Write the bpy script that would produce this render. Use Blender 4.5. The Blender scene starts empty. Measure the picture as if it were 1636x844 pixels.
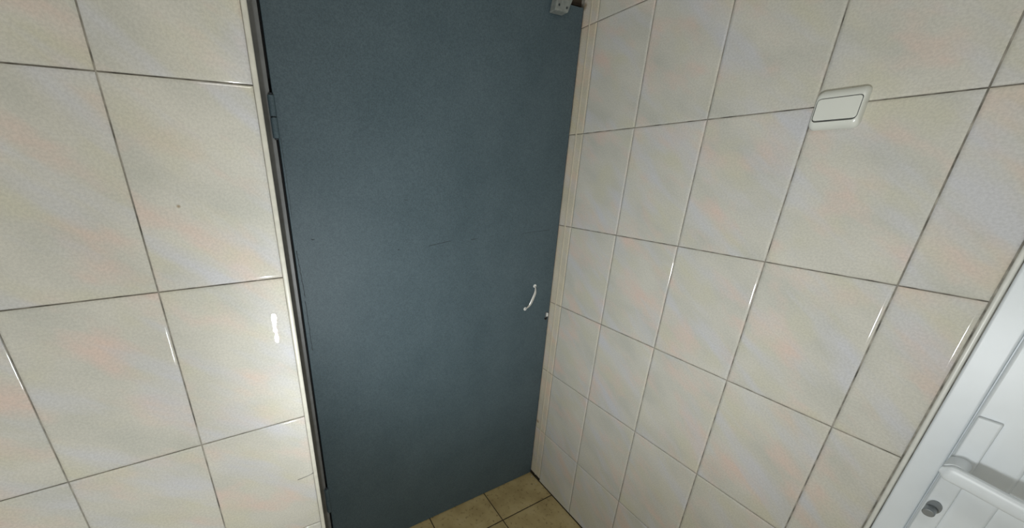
import bpy, bmesh, math, random
from mathutils import Vector, Matrix
random.seed(4)
S = 0.83                       # every coordinate below is written in survey units; one unit is 0.83 m
sc = bpy.context.scene
col = sc.collection

# ------------------------------------------------------------------ helpers
def tag(o, label=None, cat=None, group=None, kind=None):
    if label: o['label'] = label
    if cat: o['category'] = cat
    if group: o['group'] = group
    if kind: o['kind'] = kind
    return o

def empty(name, loc):
    o = bpy.data.objects.new(name, None)
    o.location = Vector(loc) * S
    o.empty_display_size = .05
    col.objects.link(o)
    return o

def wloc(o):
    v = Vector((0, 0, 0))
    while o:
        v += o.location
        o = o.parent
    return v

def build(name, bm, mat, parent=None, smooth=True, origin=None, wn=True, angle=35):
    """bm is in survey units, world placed; becomes one mesh object in metres."""
    base = wloc(parent) if parent else Vector((0, 0, 0))
    own = Vector(origin) * S - base if origin else Vector((0, 0, 0))
    bmesh.ops.scale(bm, vec=(S, S, S), verts=bm.verts)
    bmesh.ops.translate(bm, vec=-(base + own), verts=bm.verts)
    bmesh.ops.recalc_face_normals(bm, faces=bm.faces)
    me = bpy.data.meshes.new(name)
    bm.to_mesh(me); bm.free()
    me.materials.append(mat)
    o = bpy.data.objects.new(name, me)
    o.parent = parent
    o.location = own
    col.objects.link(o)
    if smooth:
        for p in me.polygons: p.use_smooth = True
        if wn:
            try: me.set_sharp_from_angle(angle=math.radians(angle))
            except Exception: pass
            m = o.modifiers.new('weighted', 'WEIGHTED_NORMAL'); m.keep_sharp = True; m.weight = 100
    return o

def add_box(bm, a, b, bev=0, seg=3):
    lo = [min(p, q) for p, q in zip(a, b)]; hi = [max(p, q) for p, q in zip(a, b)]
    r = bmesh.ops.create_cube(bm, size=1)
    vs = r['verts']
    for v in vs:
        v.co = Vector([lo[i] + (v.co[i] + .5) * (hi[i] - lo[i]) for i in range(3)])
    if bev:
        es = list({e for v in vs for e in v.link_edges})
        bmesh.ops.bevel(bm, geom=es, offset=bev, segments=seg, profile=.5, affect='EDGES')
    return bm

def box(a, b, bev=0, seg=3):
    return add_box(bmesh.new(), a, b, bev, seg)

def add_cyl(bm, p, q, r, seg=24, r2=None, bev=0):
    p = Vector(p); q = Vector(q); d = q - p
    rot = d.to_track_quat('Z', 'Y').to_matrix().to_4x4()
    mat = Matrix.Translation((p + q) / 2) @ rot
    res = bmesh.ops.create_cone(bm, cap_ends=True, cap_tris=False, segments=seg, radius1=r,
                                radius2=r if r2 is None else r2, depth=d.length, matrix=mat)
    if bev:
        caps = {e for v in res['verts'] for e in v.link_edges
                if any(len(f.verts) > 4 for f in e.link_faces)}
        bmesh.ops.bevel(bm, geom=list(caps), offset=bev, segments=3, profile=.5, affect='EDGES')
    return bm

def add_sweep(bm, pts, sect, nseg=16, up=(1, 0, 0), expo=2.0):
    """Sweep a superellipse; sect[i] = (half width across, half depth along up)."""
    rings = []
    up = Vector(up)
    P = [Vector(p) for p in pts]
    for i, p in enumerate(P):
        t = (P[min(i + 1, len(P) - 1)] - P[max(i - 1, 0)]).normalized()
        s = t.cross(up)
        if s.length < 1e-4: s = t.cross(Vector((0, 0, 1)))
        s.normalize(); u = s.cross(t).normalized()
        ring = []
        for k in range(nseg):
            a = 2 * math.pi * k / nseg
            c, q = math.cos(a), math.sin(a)
            cx = math.copysign(abs(c) ** (2 / expo), c) * sect[i][0]
            cy = math.copysign(abs(q) ** (2 / expo), q) * sect[i][1]
            ring.append(bm.verts.new(p + s * cx + u * cy))
        rings.append(ring)
    for a, b in zip(rings, rings[1:]):
        for k in range(nseg):
            bm.faces.new((a[k], a[(k + 1) % nseg], b[(k + 1) % nseg], b[k]))
    bm.faces.new(rings[0]); bm.faces.new(rings[-1])
    return bm

def bez(pts, n=8):
    """Catmull-Rom resample."""
    P = [Vector(p) for p in pts]; P = [P[0] * 2 - P[1]] + P + [P[-1] * 2 - P[-2]]
    out = []
    for i in range(1, len(P) - 2):
        for k in range(n):
            t = k / n
            a, b, c, d = P[i - 1], P[i], P[i + 1], P[i + 2]
            out.append(.5 * ((2 * b) + (c - a) * t + (2 * a - 5 * b + 4 * c - d) * t * t + (3 * b - a - 3 * c + d) * t ** 3))
    out.append(P[-2])
    return out

# ------------------------------------------------------------------ materials
def new_mat(name):
    m = bpy.data.materials.new(name); m.use_nodes = True
    nt = m.node_tree
    return m, nt, nt.nodes, nt.links, nt.nodes['Principled BSDF']

def N(ns, t, **kw):
    n = ns.new(t)
    for k, v in kw.items():
        if k.startswith('i_'):
            n.inputs[k[2:].replace('_', ' ')].default_value = v
        else: setattr(n, k, v)
    return n

def ramp(ns, stops):
    r = ns.new('ShaderNodeValToRGB')
    e = r.color_ramp.elements
    while len(e) < len(stops): e.new(.5)
    for el, (p, c) in zip(e, stops):
        el.position = p; el.color = (*c, 1) if len(c) == 3 else c
    return r

def mix(ns, ln, fac, a, b, mode='MIX'):
    m = ns.new('ShaderNodeMix'); m.data_type = 'RGBA'; m.blend_type = mode
    for sock, v in ((m.inputs[0], fac), (m.inputs[6], a), (m.inputs[7], b)):
        if hasattr(v, 'is_output'): ln.new(v, sock)
        else: sock.default_value = v if not isinstance(v, tuple) else (*v, 1)[:4]
    return m.outputs[2]

def plain(name, c, rough=.4, metal=0, spec=.5, noise=0, nscale=40, bump=0, coat=0):
    m, nt, ns, ln, b = new_mat(name)
    b.inputs['Base Color'].default_value = (*c, 1)
    b.inputs['Roughness'].default_value = rough
    b.inputs['Metallic'].default_value = metal
    b.inputs['Specular IOR Level'].default_value = spec
    if noise or bump:
        tc = N(ns, 'ShaderNodeTexCoord')
        nz = N(ns, 'ShaderNodeTexNoise'); nz.inputs['Scale'].default_value = nscale; nz.inputs['Detail'].default_value = 4
        ln.new(tc.outputs['Object'], nz.inputs['Vector'])
        if noise:
            r = ramp(ns, [(.3, tuple(x * (1 - noise) for x in c)), (.7, tuple(min(1, x * (1 + noise)) for x in c))])
            ln.new(nz.outputs['Fac'], r.inputs['Fac']); ln.new(r.outputs['Color'], b.inputs['Base Color'])
        if bump:
            bp = N(ns, 'ShaderNodeBump'); bp.inputs['Strength'].default_value = bump; bp.inputs['Distance'].default_value = .002
            ln.new(nz.outputs['Fac'], bp.inputs['Height']); ln.new(bp.outputs['Normal'], b.inputs['Normal'])
    return m

def tile_mat(name, stain=None, bump=.036, tint=None):
    m, nt, ns, ln, b = new_mat(name)
    uv = N(ns, 'ShaderNodeUVMap', uv_map='tile')
    def noise(scale, rot, stretch, detail=2, rough=.5, off=0):
        ro = N(ns, 'ShaderNodeMapping'); ro.inputs['Rotation'].default_value = (0, 0, rot)
        ln.new(uv.outputs['UV'], ro.inputs['Vector'])
        mp = N(ns, 'ShaderNodeMapping')
        mp.inputs['Scale'].default_value = stretch; mp.inputs['Location'].default_value = (off, off * .7, 0)
        ln.new(ro.outputs['Vector'], mp.inputs['Vector'])
        nz = N(ns, 'ShaderNodeTexNoise'); nz.inputs['Scale'].default_value = scale
        nz.inputs['Detail'].default_value = detail; nz.inputs['Roughness'].default_value = rough
        ln.new(mp.outputs['Vector'], nz.inputs['Vector'])
        return nz.outputs['Fac']
    base = ramp(ns, [(.32, (.535, .530, .475)), (.5, (.590, .575, .515)), (.68, (.630, .610, .545))])
    ln.new(noise(8, .6, (.8, 1.5, 1), 3), base.inputs['Fac'])
    rp = ramp(ns, [(.50, (0, 0, 0)), (.70, (.92, .92, .92))])    # pink clouds
    ln.new(noise(9, .65, (.7, 1.3, 1), 3, .55, 3.1), rp.inputs['Fac'])
    c1 = mix(ns, ln, rp.outputs['Color'], base.outputs['Color'], (.690, .555, .485))
    rg = ramp(ns, [(.52, (0, 0, 0)), (.70, (.85, .85, .85))])       # greenish yellow hints
    ln.new(noise(9, .7, (.8, 1.3, 1), 2, .5, 13.3), rg.inputs['Fac'])
    c2 = mix(ns, ln, rg.outputs['Color'], c1, (.595, .575, .465))
    rb = ramp(ns, [(.50, (0, 0, 0)), (.70, (.92, .92, .92))])       # lavender blue streaks
    ln.new(noise(9, .72, (.42, 1.7, 1), 3, .5, 7.7), rb.inputs['Fac'])
    c3 = mix(ns, ln, rb.outputs['Color'], c2, (.590, .592, .615))
    rs = ramp(ns, [(.38, (.93, .93, .93)), (.62, (1.05, 1.05, 1.05))])   # fine print grain
    ln.new(noise(260, 0, (1, 1, 1), 2, .7), rs.inputs['Fac'])
    c4 = mix(ns, ln, 1.0, c3, rs.outputs['Color'], 'MULTIPLY')
    if tint: c4 = mix(ns, ln, 1.0, c4, tint, 'MULTIPLY')
    if stain:                                                     # small brown spots of their own shape
        tc = N(ns, 'ShaderNodeTexCoord')
        for (p, r, colr) in stain:
            d = N(ns, 'ShaderNodeVectorMath', operation='DISTANCE'); d.inputs[1].default_value = tuple(x * S for x in p)
            ln.new(tc.outputs['Object'], d.inputs[0])
            nz = N(ns, 'ShaderNodeTexNoise'); nz.inputs['Scale'].default_value = 120
            ln.new(tc.outputs['Object'], nz.inputs['Vector'])
            ma = N(ns, 'ShaderNodeMath', operation='MULTIPLY_ADD'); ma.inputs[1].default_value = r * .9
            ln.new(nz.outputs['Fac'], ma.inputs[0]); ln.new(d.outputs['Value'], ma.inputs[2])
            mr = N(ns, 'ShaderNodeMapRange'); mr.inputs[1].default_value = r * .7; mr.inputs[2].default_value = r * 1.5
            mr.inputs[3].default_value = .75; mr.inputs[4].default_value = 0
            ln.new(ma.outputs[0], mr.inputs[0])
            c4 = mix(ns, ln, mr.outputs[0], c4, colr)
    ln.new(c4, b.inputs['Base Color'])
    b.inputs['Roughness'].default_value = .008 if bump else .065
    b.inputs['Specular IOR Level'].default_value = .36 if bump else .45
    if not bump: return m
    bp = N(ns, 'ShaderNodeBump'); bp.inputs['Strength'].default_value = bump; bp.inputs['Distance'].default_value = .0010
    ln.new(noise(140, .4, (1, 1, 1), 2), bp.inputs['Height'])
    ln.new(bp.outputs['Normal'], b.inputs['Normal'])
    return m

def grout_mat(name, dark, light):
    m, nt, ns, ln, b = new_mat(name)
    tc = N(ns, 'ShaderNodeTexCoord')
    nz = N(ns, 'ShaderNodeTexNoise'); nz.inputs['Scale'].default_value = 38; nz.inputs['Detail'].default_value = 7
    ln.new(tc.outputs['Object'], nz.inputs['Vector'])
    r = ramp(ns, [(.32, dark), (.68, light)])
    ln.new(nz.outputs['Fac'], r.inputs['Fac']); ln.new(r.outputs['Color'], b.inputs['Base Color'])
    b.inputs['Roughness'].default_value = .9
    b.inputs['Specular IOR Level'].default_value = .15
    return m

def floor_tile_mat(name):
    m, nt, ns, ln, b = new_mat(name)
    uv = N(ns, 'ShaderNodeUVMap', uv_map='tile')
    def nz(s, d, off=0):
        mp = N(ns, 'ShaderNodeMapping'); mp.inputs['Location'].default_value = (off, off, 0)
        ln.new(uv.outputs['UV'], mp.inputs['Vector'])
        n = N(ns, 'ShaderNodeTexNoise'); n.inputs['Scale'].default_value = s; n.inputs['Detail'].default_value = d
        ln.new(mp.outputs['Vector'], n.inputs['Vector']); return n.outputs['Fac']
    a = ramp(ns, [(.3, (.36, .275, .125)), (.55, (.47, .37, .18)), (.75, (.54, .44, .24))])
    ln.new(nz(10, 5), a.inputs['Fac'])
    s = ramp(ns, [(.30, (.45, .42, .36)), (.42, (1, 1, 1))])
    ln.new(nz(70, 4, 5), s.inputs['Fac'])
    c = mix(ns, ln, .8, a.outputs['Color'], s.outputs['Color'], 'MULTIPLY')
    ln.new(c, b.inputs['Base Color'])
    b.inputs['Roughness'].default_value = .38
    b.inputs['Specular IOR Level'].default_value = .35
    return m

def door_mat(name):
    m, nt, ns, ln, b = new_mat(name)
    tc = N(ns, 'ShaderNodeTexCoord')
    def nz(s, d, stretch=(1, 1, 1)):
        mp = N(ns, 'ShaderNodeMapping'); mp.inputs['Scale'].default_value = stretch
        ln.new(tc.outputs['Object'], mp.inputs['Vector'])
        n = N(ns, 'ShaderNodeTexNoise'); n.inputs['Scale'].default_value = s; n.inputs['Detail'].default_value = d
        n.inputs['Roughness'].default_value = .6
        ln.new(mp.outputs['Vector'], n.inputs['Vector']); return n.outputs['Fac']
    a = ramp(ns, [(.3, (.058, .093, .112)), (.7, (.076, .114, .135))])
    ln.new(nz(5, 5), a.inputs['Fac'])
    g = ramp(ns, [(.35, (.74, .76, .78)), (.65, (1.22, 1.20, 1.18))])
    ln.new(nz(330, 3), g.inputs['Fac'])
    c = mix(ns, ln, 1.0, a.outputs['Color'], g.outputs['Color'], 'MULTIPLY')
    ln.new(c, b.inputs['Base Color'])
    b.inputs['Roughness'].default_value = .58
    b.inputs['Specular IOR Level'].default_value = .6
    bp = N(ns, 'ShaderNodeBump'); bp.inputs['Strength'].default_value = .35; bp.inputs['Distance'].default_value = .0008
    ln.new(nz(240, 3), bp.inputs['Height']); ln.new(bp.outputs['Normal'], b.inputs['Normal'])
    return m

M_tile = tile_mat('beige_wall_tile', [((-1.433, 0, 1.7363), .0036, (.28, .19, .09)), ((0, .385, .40), .010, (.25, .15, .05)),
                                      ((0, .392, 2.425), .013, (.20, .13, .05))])
M_edge = tile_mat('tile_arris', bump=0)
M_strip = tile_mat('cream_strip_tile', [((0, .385, .40), .010, (.25, .15, .05)), ((0, .392, 2.425), .013, (.20, .13, .05))], bump=.02, tint=(1.03, .97, .87))
M_groutL = grout_mat('wall_grout', (.10, .095, .08), (.46, .43, .37))
M_groutF = grout_mat('floor_grout', (.035, .028, .018), (.09, .07, .045))
M_floor = floor_tile_mat('tan_floor_tile')
M_door = door_mat('slate_painted_steel')
M_frame = plain('grey_frame_paint', (.17, .175, .175), .45, noise=.15, nscale=30)
M_dark = plain('dark_gap', (.012, .012, .012), .9)
M_pvc = plain('white_pvc', (.75, .795, .825), .36, noise=.02, nscale=20)
M_bead = plain('off_white_bead', (.60, .585, .51), .35, noise=.08, nscale=60)
M_seal = plain('white_sealing_bead', (.70, .70, .65), .3, noise=.05, nscale=60)
M_stile = plain('cream_bead', (.56, .51, .40), .3, noise=.06, nscale=60)
M_switch = plain('ivory_plastic', (.72, .735, .68), .22)
M_plaster = plain('white_plaster', (.84, .83, .80), .8, noise=.03)
M_chrome = plain('brushed_nickel', (.76, .76, .74), .32, metal=.6)
M_foot = plain('white_enamel', (.78, .78, .75), .35)
M_steel = plain('dull_steel', (.25, .27, .28), .4, metal=.8)
M_greyplastic = plain('grey_plastic', (.23, .25, .235), .5, noise=.18, nscale=90)
M_rust_shade = plain('rusty_shaded_metal', (.045, .03, .018), .7, noise=.4, nscale=60)  # rust brown, with the shade over the frame head darkened into it
M_scratch_gap = plain('bare_scratch_dark_gap', (.03, .038, .045), .7)
M_fleck = plain('pale_chip', (.45, .46, .45), .6)

# ------------------------------------------------------------------ tiled surfaces
GAP = .0026; R = .0064; DEP = .0046; ARC = math.radians(29)
def tile_block(bm, uvl, org, U, V, Wd, Ht, nrm, gap=GAP, r=R, dep=DEP, bulge=0):
    """rectangular tile with a rounded arris on all four sides; org = lower left corner of the cell."""
    U, V, nrm, org = Vector(U), Vector(V), Vector(nrm), Vector(org)
    ou, ov = random.uniform(0, 40), random.uniform(0, 40)
    # softly pillowed edge: a gentle 32 degree arc, then a tight arris and a straight side
    big = r / math.sin(ARC); drop = big * (1 - math.cos(ARC)); tr = .0012
    prof = [(0, -dep, 0), (0, -drop - tr * math.cos(ARC), 0)]
    x0 = tr * (1 - math.sin(ARC))
    for t in (.33, .66, 1):
        a = t * (math.pi / 2 - ARC)
        prof.append((tr * (1 - math.cos(a)), -drop - tr * math.cos(ARC) + tr * math.sin(a), a))
    for t in (.8, .6, .4, .2, 0):
        th = ARC * t
        prof.append((x0 + r - big * math.sin(th), -big * (1 - math.cos(th)), math.pi / 2 - th))
    side = (-V, U, V, -U)
    rings = []; angs = [p[2] for p in prof]
    for ins, h, _a in prof:
        g = gap / 2 + ins
        cs = ((g, g), (Wd - g, g), (Wd - g, Ht - g), (g, Ht - g))
        rings.append([(bm.verts.new(org + U * a + V * b + nrm * h), (a, b)) for a, b in cs])
    fs = []; ns_ = []; nl = bm.loops.layers.float_vector['nrm']
    for i, (A, B) in enumerate(zip(rings, rings[1:])):
        for k in range(4):
            na = side[k] * math.cos(angs[i]) + nrm * math.sin(angs[i]); nb = side[k] * math.cos(angs[i + 1]) + nrm * math.sin(angs[i + 1])
            fs.append((A[k], A[(k + 1) % 4], B[(k + 1) % 4], B[k])); ns_.append((na, na, nb, nb))
    fs.append(tuple(rings[-1])); ns_.append((nrm,) * 4)
    for q, f in enumerate(fs):
        face = bm.faces.new([v for v, _ in f])
        face.material_index = 1 if q < len(fs) - 1 else 0
        for lp, (_, (a, b)), nn in zip(face.loops, f, ns_[q]):
            lp[nl] = nn
            lp[uvl].uv = (a * S + ou, b * S + ov)

def tiled(name, org, U, V, nrm, us, vs, mat, parent, skip=None, **kw):
    bm = bmesh.new(); uvl = bm.loops.layers.uv.new('tile'); bm.loops.layers.float_vector.new('nrm')
    uvl = bm.loops.layers.uv['tile']
    for a0, a1 in zip(us, us[1:]):
        for b0, b1 in zip(vs, vs[1:]):
            if skip and skip((a0 + a1) / 2, (b0 + b1) / 2): continue
            o = Vector(org) + Vector(U) * a0 + Vector(V) * b0
            tile_block(bm, uvl, o, U, V, a1 - a0, b1 - b0, nrm, **kw)
    o = build(name, bm, mat, parent, wn=False)
    o.data.normals_split_custom_set([tuple(d.vector) for d in o.data.attributes['nrm'].data])
    o.data.materials.append(M_edge if mat is M_tile else mat)
    return o

ZC = 2.9
XL, XE, XT = -2.12, -1.2635, -1.2520
YF = -1.95
YD = .391                                             # plane of the dark door leaf

# left wall (faces the camera, y = 0)
wl = build('wall_left', add_box(bmesh.new(), (XL, DEP - .0002, -.02), (XT - .0054, .45, ZC)), M_groutL, smooth=False)
tag(wl, 'beige tiled wall left of the dark door', 'wall', kind='structure')
us = [XE - .2399 - .2464 * k for k in range(3, -1, -1)] + [XE + GAP / 2]
rows_l = [0.0] + [.3644 + .4 * k for k in range(7)] + [ZC]
tiled('tiles', (0, 0, 0), (1, 0, 0), (0, 0, 1), (0, -1, 0), us, rows_l, M_tile, wl)

tiled('reveal_tiles', (XT - .0008, 0, 0), (0, 1, 0), (0, 0, 1), (1, 0, 0), [.0055, .2000, .4000], rows_l, M_tile, wl)

# right wall (x = 0), tiled up to the white door
wr = tag(empty('wall_right', (0, 0, 0)), 'beige tiled wall right of the dark door, carrying the light switch', 'wall', kind='structure')
DY0 = -.7785                                          # end of the tiles at the white door
DY1, DTOP = -1.75, 2.46
gb = bmesh.new()
add_box(gb, (DEP - .0002, DY0 + .001, 0.0), (.12, .2950, ZC))
add_box(gb, (DEP - .0002, .2950, .0175), (.12, .47, ZC))
add_box(gb, (DEP - .0002, YF, DTOP), (.12, DY0 + .001, ZC))
add_box(gb, (DEP - .0002, YF, 0), (.12, DY1, DTOP))
build('wall_core', gb, M_groutL, wr, smooth=False)
colsr = [.3195, .0804, -.1660, -.4124, -.6588, DY0]
rows_r = [0.0] + [.354 + .4 * k for k in range(7)] + [ZC]
tiled('tiles', (0, 0, 0), (0, -1, 0), (0, 0, 1), (-1, 0, 0), [-c for c in colsr], rows_r, M_tile, wr)
# narrow cut tiles between the last joint and the dark door
tiled('cut_tile_strip', (0, 0, 0), (0, -1, 0), (0, 0, 1), (-1, 0, 0), [-.400, -.3195 ], [.016] + rows_r[1:], M_strip, wr, r=.006)
# tiles above and beyond the white door
us2 = [-DY0 + .2464 * k for k in range(0, 5)]
tiled('upper_tiles', (0, 0, 0), (0, -1, 0), (0, 0, 1), (-1, 0, 0), us2, [DTOP, 2.754, ZC], M_tile, wr)
bb = bmesh.new()                                      # slim pale tile bead running up the narrow strip
add_sweep(bb, [(-.0004, .3560, .019), (-.0004, .3560, 1.2), (-.0004, .3560, ZC - .01)], [(.0035, .0022)] * 3, 10, (1, 0, 0))
build('tile_bead', bb, M_stile, wr)
build('gap_back', box((.03, .285, -.01), (.035, .45, .03)), M_dark, wr, smooth=False)  # near-black sheet, shade inside the floor gap put into its colour

# other walls, floor, ceiling
def wallbox(name, a, b, label, mat=M_plaster):
    return tag(build(name, box(a, b), mat, smooth=False), label, 'wall', kind='structure')
wbk = wallbox('wall_back', (XT - .0006, .475, -.02), (.12, .56, ZC), 'wall closing the recess behind the dark door')
build('lintel', box((XT - .0006, YD + .002, 2.49), (.0024, .475, ZC)), M_plaster, wbk, smooth=False)
wallbox('wall_front', (XL - .08, YF - .08, -.02), (.12, YF, ZC), 'white wall across the room from the dark door')
wallbox('wall_side', (XL - .08, YF, -.02), (XL, .45, ZC), 'white wall across the room from the white door')
tag(build('ceiling', box((XL - .08, YF - .08, ZC), (.12, .56, ZC + .06)), M_plaster, smooth=False), 'white plaster ceiling', 'ceiling', kind='structure')

fl = build('floor', box((XL - .08, YF - .08, -.06), (.12, .56, -.0026)), M_groutF, smooth=False)
tag(fl, 'worn tan square-tiled floor', 'floor', kind='structure')
fu = [.002 - .3545 * k for k in range(9)][::-1]; fu = [x for x in fu if x > XL - .05]
fu = fu[:-1] + [.0]
fv = [.210 + .3545 * k for k in range(-8, 1)] + [.475]
tiled('floor_tiles', (0, 0, 0), (1, 0, 0), (0, 1, 0), (0, 0, 1), fu, fv, M_floor, fl, gap=.0060, r=.0018, dep=.0026)

# ------------------------------------------------------------------ trims
tb = bmesh.new()
add_sweep(tb, [(XE + .0062, .0018, 0.001), (XE + .0062, .0018, 1.5), (XE + .0062, .0018, ZC - .005)], [(.0056, .0046)] * 3, 16, (0, 1, 0), 3.0)
tag(build('trim_1', tb, M_bead), 'white plastic corner bead on the tile edge left of the dark door', 'trim', kind='structure')
tb = bmesh.new()
add_sweep(tb, [(-.0012, DY0 - .0058, .001), (-.0012, DY0 - .0058, 1.2), (-.0012, DY0 - .0058, DTOP)], [(.0044, .0050)] * 3, 16, (1, 0, 0), 2.6)
tag(build('trim_2', tb, M_seal), 'off-white bead between the tiles and the white door', 'trim', kind='structure')

# ------------------------------------------------------------------ dark door
d1 = tag(empty('door_1', (-.61, YD + .02, 0)), 'slate grey painted metal door in the recess with a small bow handle', 'door', kind='structure')
LX0, LX1 = -1.2052, -.0060
fb = bmesh.new()
add_box(fb, (XT, YD - .001, 0), (-1.2125, YD + .055, 2.48), .0012, 2)
build('frame_jamb', fb, M_frame, d1)
build('frame_head', box((-1.2125, YD + .022, 2.432), (.0024, YD + .07, 2.49), .001, 2), M_rust_shade, d1)
build('gap_shade_backing', box((-1.2125, YD + .055, 0), (.0024, YD + .075, 2.48)), M_dark, d1, smooth=False)  # unseen dark sheet, gives the gaps around the leaf their shade
leaf = build('leaf', box((LX0, YD, .006), (LX1, YD + .040, 2.4195), .0022, 3), M_door, d1)
# peeling line along the hinge edge, a broken seam and scratches, as slim raised marks on the leaf
def mark(name, pts, w, mat, parent, y=YD, h=.0005):
    bm = bmesh.new()
    P = [Vector((p[0], y - h * .4, p[1])) for p in pts]
    add_sweep(bm, P, [(w * (.35 + .65 * abs(math.sin(1.3 * i + 1))), h) for i in range(len(P))], 6, (0, 1, 0))
    return build(name, bm, mat, parent, wn=False)
rr = random.Random(9)
def wob(x0, z0, x1, z1, n, a):
    return [(x0 + (x1 - x0) * t / n + rr.uniform(-a, a), z0 + (z1 - z0) * t / n) for t in range(n + 1)]
mark('peeling_edge', wob(-1.1985, 1.545, -1.1905, 1.375, 16, .0014), .0013, M_scratch_gap, leaf)
mark('peeling_edge', wob(-1.1925, 1.36, -1.1900, 1.16, 18, .0016), .0011, M_scratch_gap, leaf)
mark('peeling_edge', wob(-1.1985, 1.90, -1.1975, 1.66, 14, .0008), .0006, M_scratch_gap, leaf)
mark('seam', wob(-.70, 1.5165, -.60, 1.5285, 12, .0005), .0011, M_scratch_gap, leaf)
mark('seam', wob(-.50, 1.5255, -.468, 1.5275, 5, .0005), .0013, M_scratch_gap, leaf)
mark('seam', wob(-.225, 1.531, -.06, 1.536, 12, .0004), .0007, M_scratch_gap, leaf)
mark('scratch', [(-1.146, 1.5815), (-1.142, 1.5795), (-1.136, 1.578)], .0014, M_scratch_gap, leaf)
mark('scratch', [(-.334, 1.527), (-.330, 1.5275)], .0022, M_scratch_gap, leaf)
mark('scratch', [(-.831, 1.514), (-.827, 1.5135)], .0022, M_scratch_gap, leaf)
mark('scratch', [(-.80, 1.700), (-.79, 1.699), (-.785, 1.6985)], .0008, M_scratch_gap, leaf)

mark('hairline_crack', [(-1.307, .9575), (-1.292, .9582), (-1.275, .9600), (-1.262, .9630), (-1.2575, .9665)], .0009, M_scratch_gap, wl, y=0, h=.0004)

# hinges
def hinge(z0, z1):
    zc = (z0 + z1) / 2
    x, y = -1.2110, YD - .0045
    h = empty('hinge', (x, y, z0)); h.parent = d1; h.location = Vector((x, y, z0)) * S - d1.location
    for a, b in ((z0, zc - .0015), (zc + .0015, z1)):
        build('knuckle', add_cyl(bmesh.new(), (x, y, a), (x, y, b), .0098, 24, bev=.002), M_door, h)
    build('pin', add_cyl(bmesh.new(), (x, y, z0 - .004), (x, y, z1 + .006), .0055, 16, bev=.0015), M_scratch_gap, h)
    return h
hinge(1.897, 2.014)
hinge(.345, .478)

# bow pull handle
h1, h2 = Vector((-.1216, YD, 1.2621)), Vector((-.1707, YD, 1.1482))
ph = empty('pull_handle', h1.lerp(h2, .5)); ph.parent = d1; ph.location = h1.lerp(h2, .5) * S - d1.location
for h in (h1, h2):
    bm = bmesh.new(); add_cyl(bm, h, h + Vector((0, -.0035, 0)), .0092, 24, bev=.0012)
    build('mounting_foot', bm, M_foot, ph)
out = Vector((0, -1, 0))
gp = bez([h1 + out * .002, h1.lerp(h2, .06) + out * .010, h1.lerp(h2, .17) + out * .0185, h1.lerp(h2, .28) + out * .0225, h1.lerp(h2, .5) + out * .0235,
          h1.lerp(h2, .72) + out * .0225, h1.lerp(h2, .83) + out * .0185, h1.lerp(h2, .94) + out * .010, h2 + out * .002], 5)
n = len(gp) - 1
build('grip', add_sweep(bmesh.new(), gp, [((.0034 + .0044 * math.sin(math.pi * i / n) ** 2), .0030) for i in range(n + 1)], 14, (0, 1, 0)), M_chrome, ph)

# small latch at the closing edge
lt = empty('latch', (-.024, YD, 1.078)); lt.parent = d1; lt.location = Vector((-.024, YD, 1.078)) * S - d1.location
build('latch_plate', box((-.0300, YD - .003, 1.060), (-.0165, YD + .001, 1.102), .001, 2), M_frame, lt)
build('bolt', box((-.0255, YD - .010, 1.081), (-.0185, YD - .002, 1.101), .0015, 2), M_foot, lt)
build('keyhole', add_cyl(bmesh.new(), (-.0245, YD - .0036, 1.068), (-.0245, YD, 1.068), .0080, 16), M_dark, lt)

# box on the top edge of the door
bx = tag(empty('sensor_box', (-.135, YD, 2.375)), 'small grey plastic box fixed at the top edge of the dark door', 'box')
bm = bmesh.new()
add_box(bm, (-.1830, YD - .034, 2.3750), (-.1180, YD - .0002, 2.4700), .004, 3)
for v in bm.verts: v.co.x += (v.co.z - 2.375) * (.42 if v.co.x > -.15 else .20)      # tapered, leaning housing
build('housing', bm, M_greyplastic, bx)
for (a, z) in ((-.166, 2.393), (-.127, 2.389)):
    build('screw', add_cyl(bmesh.new(), (a, YD - .0350, z), (a, YD - .0335, z), .0042, 14), M_scratch_gap, bx)

# ------------------------------------------------------------------ light switch
ls = tag(empty('light_switch', (0, -.4541, 1.942)), 'ivory single rocker light switch on the tiled wall', 'light switch')
def pillow(y0, y1, z0, z1, steps, rc, x0=0):
    """rounded-rectangle plate; steps = (inset across, inset up and down, height off the wall)."""
    bm = bmesh.new(); rings = []
    for iy, iz, h in steps:
        a0, a1, b0, b1 = y0 + iy, y1 - iy, z0 + iz, z1 - iz
        r = max(.0015, rc - iy * .45); ring = []
        for cy, cz, s in ((a1 - r, b1 - r, 0), (a0 + r, b1 - r, 1), (a0 + r, b0 + r, 2), (a1 - r, b0 + r, 3)):
            for k in range(7):
                t = math.pi / 2 * (s + k / 6)
                ring.append(bm.verts.new((x0 - h, cy + r * math.cos(t), cz + r * math.sin(t))))
        rings.append(ring)
    for A, B in zip(rings, rings[1:]):
        for k in range(len(A)):
            bm.faces.new((A[k], A[(k + 1) % len(A)], B[(k + 1) % len(A)], B[k]))
    bm.faces.new(rings[-1]); bm.faces.new(rings[0])
    return bm
PY0, PY1, PZ0, PZ1 = -.5040, -.4160, 1.8985, 1.9865
build('plate', pillow(PY0, PY1, PZ0, PZ1, [(0, 0, -.0006), (0, 0, .0045), (.0003, .0016, .0085), (.0009, .0045, .0125), (.0019, .0085, .0155), (.0032, .0130, .0176), (.0044, .0166, .0184), (.0049, .0176, .0184), (.0051, .0180, .0140)], .0115), M_switch, ls, angle=50)
build('rocker_gap', pillow(PY0 + .0048, PY1 - .0058, PZ0 + .0200, PZ1 - .0178, [(0, 0, .0120), (0, 0, .0186)], .007), M_scratch_gap, ls, wn=False)  # dark rim, shade between plate and rocker put into its colour
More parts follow.
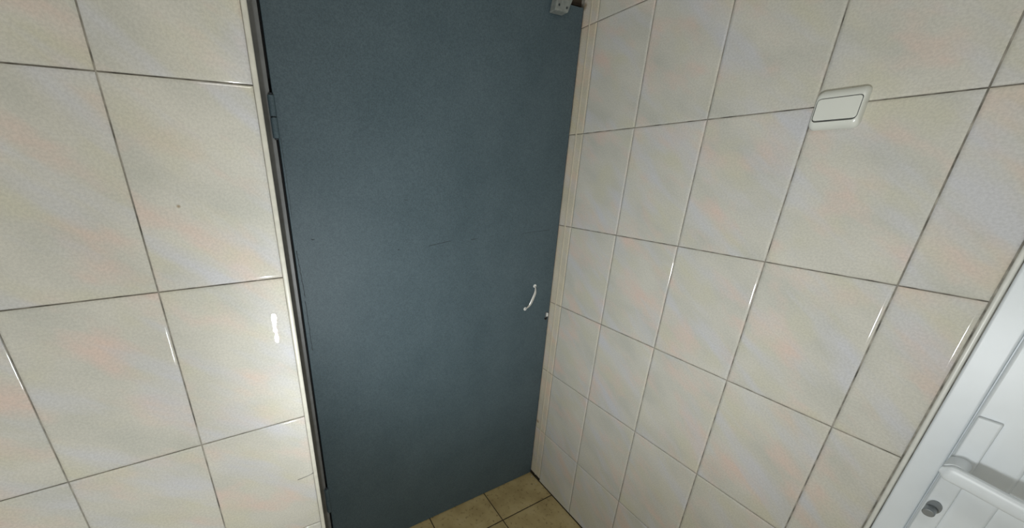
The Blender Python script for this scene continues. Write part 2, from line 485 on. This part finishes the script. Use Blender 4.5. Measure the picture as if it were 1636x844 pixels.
build('rocker', pillow(PY0 + .0058, PY1 - .0062, PZ0 + .0211, PZ1 - .0189, [(0, 0, .0120), (0, 0, .0188), (.0008, .0008, .0197), (.0020, .0020, .0201)], .0065), M_switch, ls, angle=50)

# ------------------------------------------------------------------ white door
d2 = tag(empty('door_2', (0, -1.32, 0)), 'white plastic door with a lever handle at the right edge', 'door', kind='structure')
CY = DY0 - .0115                                      # casing starts
LY = -.8325                                           # leaf starts
XC, XF = -.0100, -.0185                               # casing face, leaf face
cb = bmesh.new()
add_box(cb, (XC, LY + .0018, 0), (.06, CY, DTOP - .012), .004, 4)
build('casing', cb, M_pvc, d2)
build('casing', box((XC, DY1 + .0115, 0), (.06, DY1 + .054, DTOP - .012), .004, 4), M_pvc, d2)
build('casing', box((XC, DY1 + .0545, DTOP - .054), (.06, LY + .0012, DTOP - .012), .004, 4), M_pvc, d2)
build('casing_core', box((-.0035, LY - .004, 0), (.055, LY + .006, DTOP - .02)), M_pvc, d2, smooth=False)
build('casing_core', box((.02, DY1 + .006, 0), (.055, DY0 - .0005, DTOP - .001)), M_bead, d2, smooth=False)
build('casing_core', box((.0012, CY - .006, 0), (.05, DY0 + .0012, DTOP - .003)), M_groutL, d2, smooth=False)
L2 = DY1 + .0565
STY = -.9115                                          # stile ends, panel starts
lb = bmesh.new()
add_box(lb, (XF, STY, .01), (.045, LY, DTOP - .057), .0055, 4)
add_box(lb, (XF, L2, .01), (.045, L2 + .079, DTOP - .057), .0055, 4)
add_box(lb, (XF, L2 + .079, .01), (.045, STY, .11), .0055, 4)
add_box(lb, (XF, L2 + .079, DTOP - .136), (.045, STY, DTOP - .057), .0055, 4)
add_box(lb, (XF, L2 + .079, 1.00), (.045, STY, 1.002), .0005, 1)
lf2 = build('leaf', lb, M_pvc, d2)
build('panel', box((XF + .006, L2 + .076, .10), (.03, STY + .003, DTOP - .13), .002, 2), M_pvc, lf2)
# long backplate, lever and key cylinder
PLY0, PLY1 = -.8650, -.8300
build('handle_plate', box((XF - .0085, PLY0, .985), (XF + .001, PLY1 - .0055, 1.3255), .0030, 3), M_pvc, d2)
lv = empty('lever_handle', (XF - .008, -.8470, 1.212)); lv.parent = d2; lv.location = Vector((XF - .008, -.8470, 1.212)) * S - d2.location
build('neck', add_cyl(bmesh.new(), (XF - .006, -.8470, 1.212), (-.072, -.8470, 1.212), .0150, 28, bev=.002), M_pvc, lv)
path = bez([(-.076, -.8320, 1.2080), (-.0765, -.850, 1.2065), (-.078, -.88, 1.2030), (-.081, -.92, 1.1975), (-.083, -.96, 1.193), (-.081, -.995, 1.190), (-.077, -1.012, 1.189)], 5)
n = len(path) - 1
sec = []
for i in range(n + 1):
    t = i / n
    e = min(1, (t * 9) ** .5 if t < .11 else 1, ((1 - t) * 9) ** .5 if t > .89 else 1)
    sec.append(((.0185 - .002 * t) * max(e, .35), .0085 * max(e, .45)))
build('grip', add_sweep(bmesh.new(), path, sec, 22, (1, 0, 0), 2.8), M_pvc, lv)
kc = empty('key_cylinder', (XF - .008, -.8475, 1.078)); kc.parent = d2; kc.location = Vector((XF - .008, -.8475, 1.078)) * S - d2.location
build('rosette', add_sweep(bmesh.new(), [(XF - .006, -.8490, 1.090), (XF - .0125, -.8490, 1.090)], [(.0105, .0165)] * 2, 28, (0, 0, 1)), M_steel, kc)
build('cylinder_core', add_cyl(bmesh.new(), (XF - .010, -.8475, 1.085), (-.056, -.8475, 1.085), .0088, 24, bev=.0012), M_steel, kc)

# ------------------------------------------------------------------ crumbs on the floor
def crumb(x, y, r, label, seed):
    bm = bmesh.new(); bmesh.ops.create_icosphere(bm, subdivisions=2, radius=r)
    q = random.Random(seed)
    for v in bm.verts: v.co *= q.uniform(.75, 1.15); v.co.z *= .7
    lo = min(v.co.z for v in bm.verts)
    bmesh.ops.translate(bm, vec=(x, y, .0002 - lo), verts=bm.verts)
    o = build('plaster_crumb', bm, M_fleck, origin=(x, y, 0), wn=False)
    return tag(o, label, 'crumb', 'crumbs in the corner by the dark door')
crumb(-.0200, .3640, .0042, 'larger white crumb on the floor right against the bottom corner of the dark door', 1)
crumb(-.0330, .3090, .0028, 'smaller pale crumb on the floor farther out from the bottom corner of the dark door', 2)

# ------------------------------------------------------------------ lights
LP = (-1.310, -.800)
for k in range(8):
    l = bpy.data.lights.new('hand_lamp', 'POINT')
    l.energy = 1.12; l.shadow_soft_size = .004; l.color = (.945, .985, 1.0)
    o = bpy.data.objects.new('hand_lamp', l); col.objects.link(o)
    o.location = Vector((LP[0], LP[1], 1.108 + (k - 3.5) * .017)) * S
for k in range(4):                                    # the lamp's forward beam, towards the corner
    l = bpy.data.lights.new('hand_lamp_beam', 'SPOT')
    l.energy = 5.9; l.shadow_soft_size = .004; l.color = (.945, .985, 1.0); l.spot_size = math.radians(116); l.spot_blend = 1
    o = bpy.data.objects.new('hand_lamp_beam', l); col.objects.link(o)
    o.location = Vector((LP[0], LP[1], 1.108 + (k - 1.5) * .034)) * S
    o.rotation_euler = Vector((.78, .79, .37)).to_track_quat('-Z', 'Y').to_euler()
a = bpy.data.lights.new('ceiling_fill', 'AREA'); a.shape = 'DISK'; a.size = .30; a.energy = 3.2; a.color = (1, .97, .9)  # unseen fill light, added to lift the ambient level
o = bpy.data.objects.new('ceiling_fill', a); col.objects.link(o)
o.location = Vector((-1.3, -1.0, ZC - .02)) * S

w = bpy.data.worlds.new('world'); w.use_nodes = True; sc.world = w
w.node_tree.nodes['Background'].inputs[0].default_value = (.8, .85, .9, 1)
w.node_tree.nodes['Background'].inputs[1].default_value = .02

# ------------------------------------------------------------------ camera
W, H = 1636, 844
f, cx, cy = 556.04, 699.46, 469.64
Mx = ((0.8962164645799804, -0.44361686697908953, -0.00035206158552399114),
      (-0.14828509749704555, -0.2988246418259536, -0.9427170112487896),
      (0.4180999623008772, 0.8449307124073319, -0.3335933343979729))
cam = bpy.data.cameras.new('camera'); co = bpy.data.objects.new('camera', cam); col.objects.link(co)
X, Y, Z = Vector(Mx[0]), -Vector(Mx[1]), -Vector(Mx[2])
mw = Matrix((X, Y, Z)).transposed().to_4x4()
mw.translation = Vector((-1.2847, -.8722, 1.8037)) * S
co.matrix_world = mw
cam.sensor_fit = 'HORIZONTAL'; cam.sensor_width = 36; cam.lens = f / W * 36
cam.shift_x = (W / 2 - cx) / W
cam.shift_y = (cy - H / 2) / W
cam.clip_start = .01
sc.camera = co

vs = sc.view_settings
vs.view_transform = 'Standard'; vs.look = 'None'; vs.gamma = 1; vs.use_curve_mapping = False
vs.exposure = 0
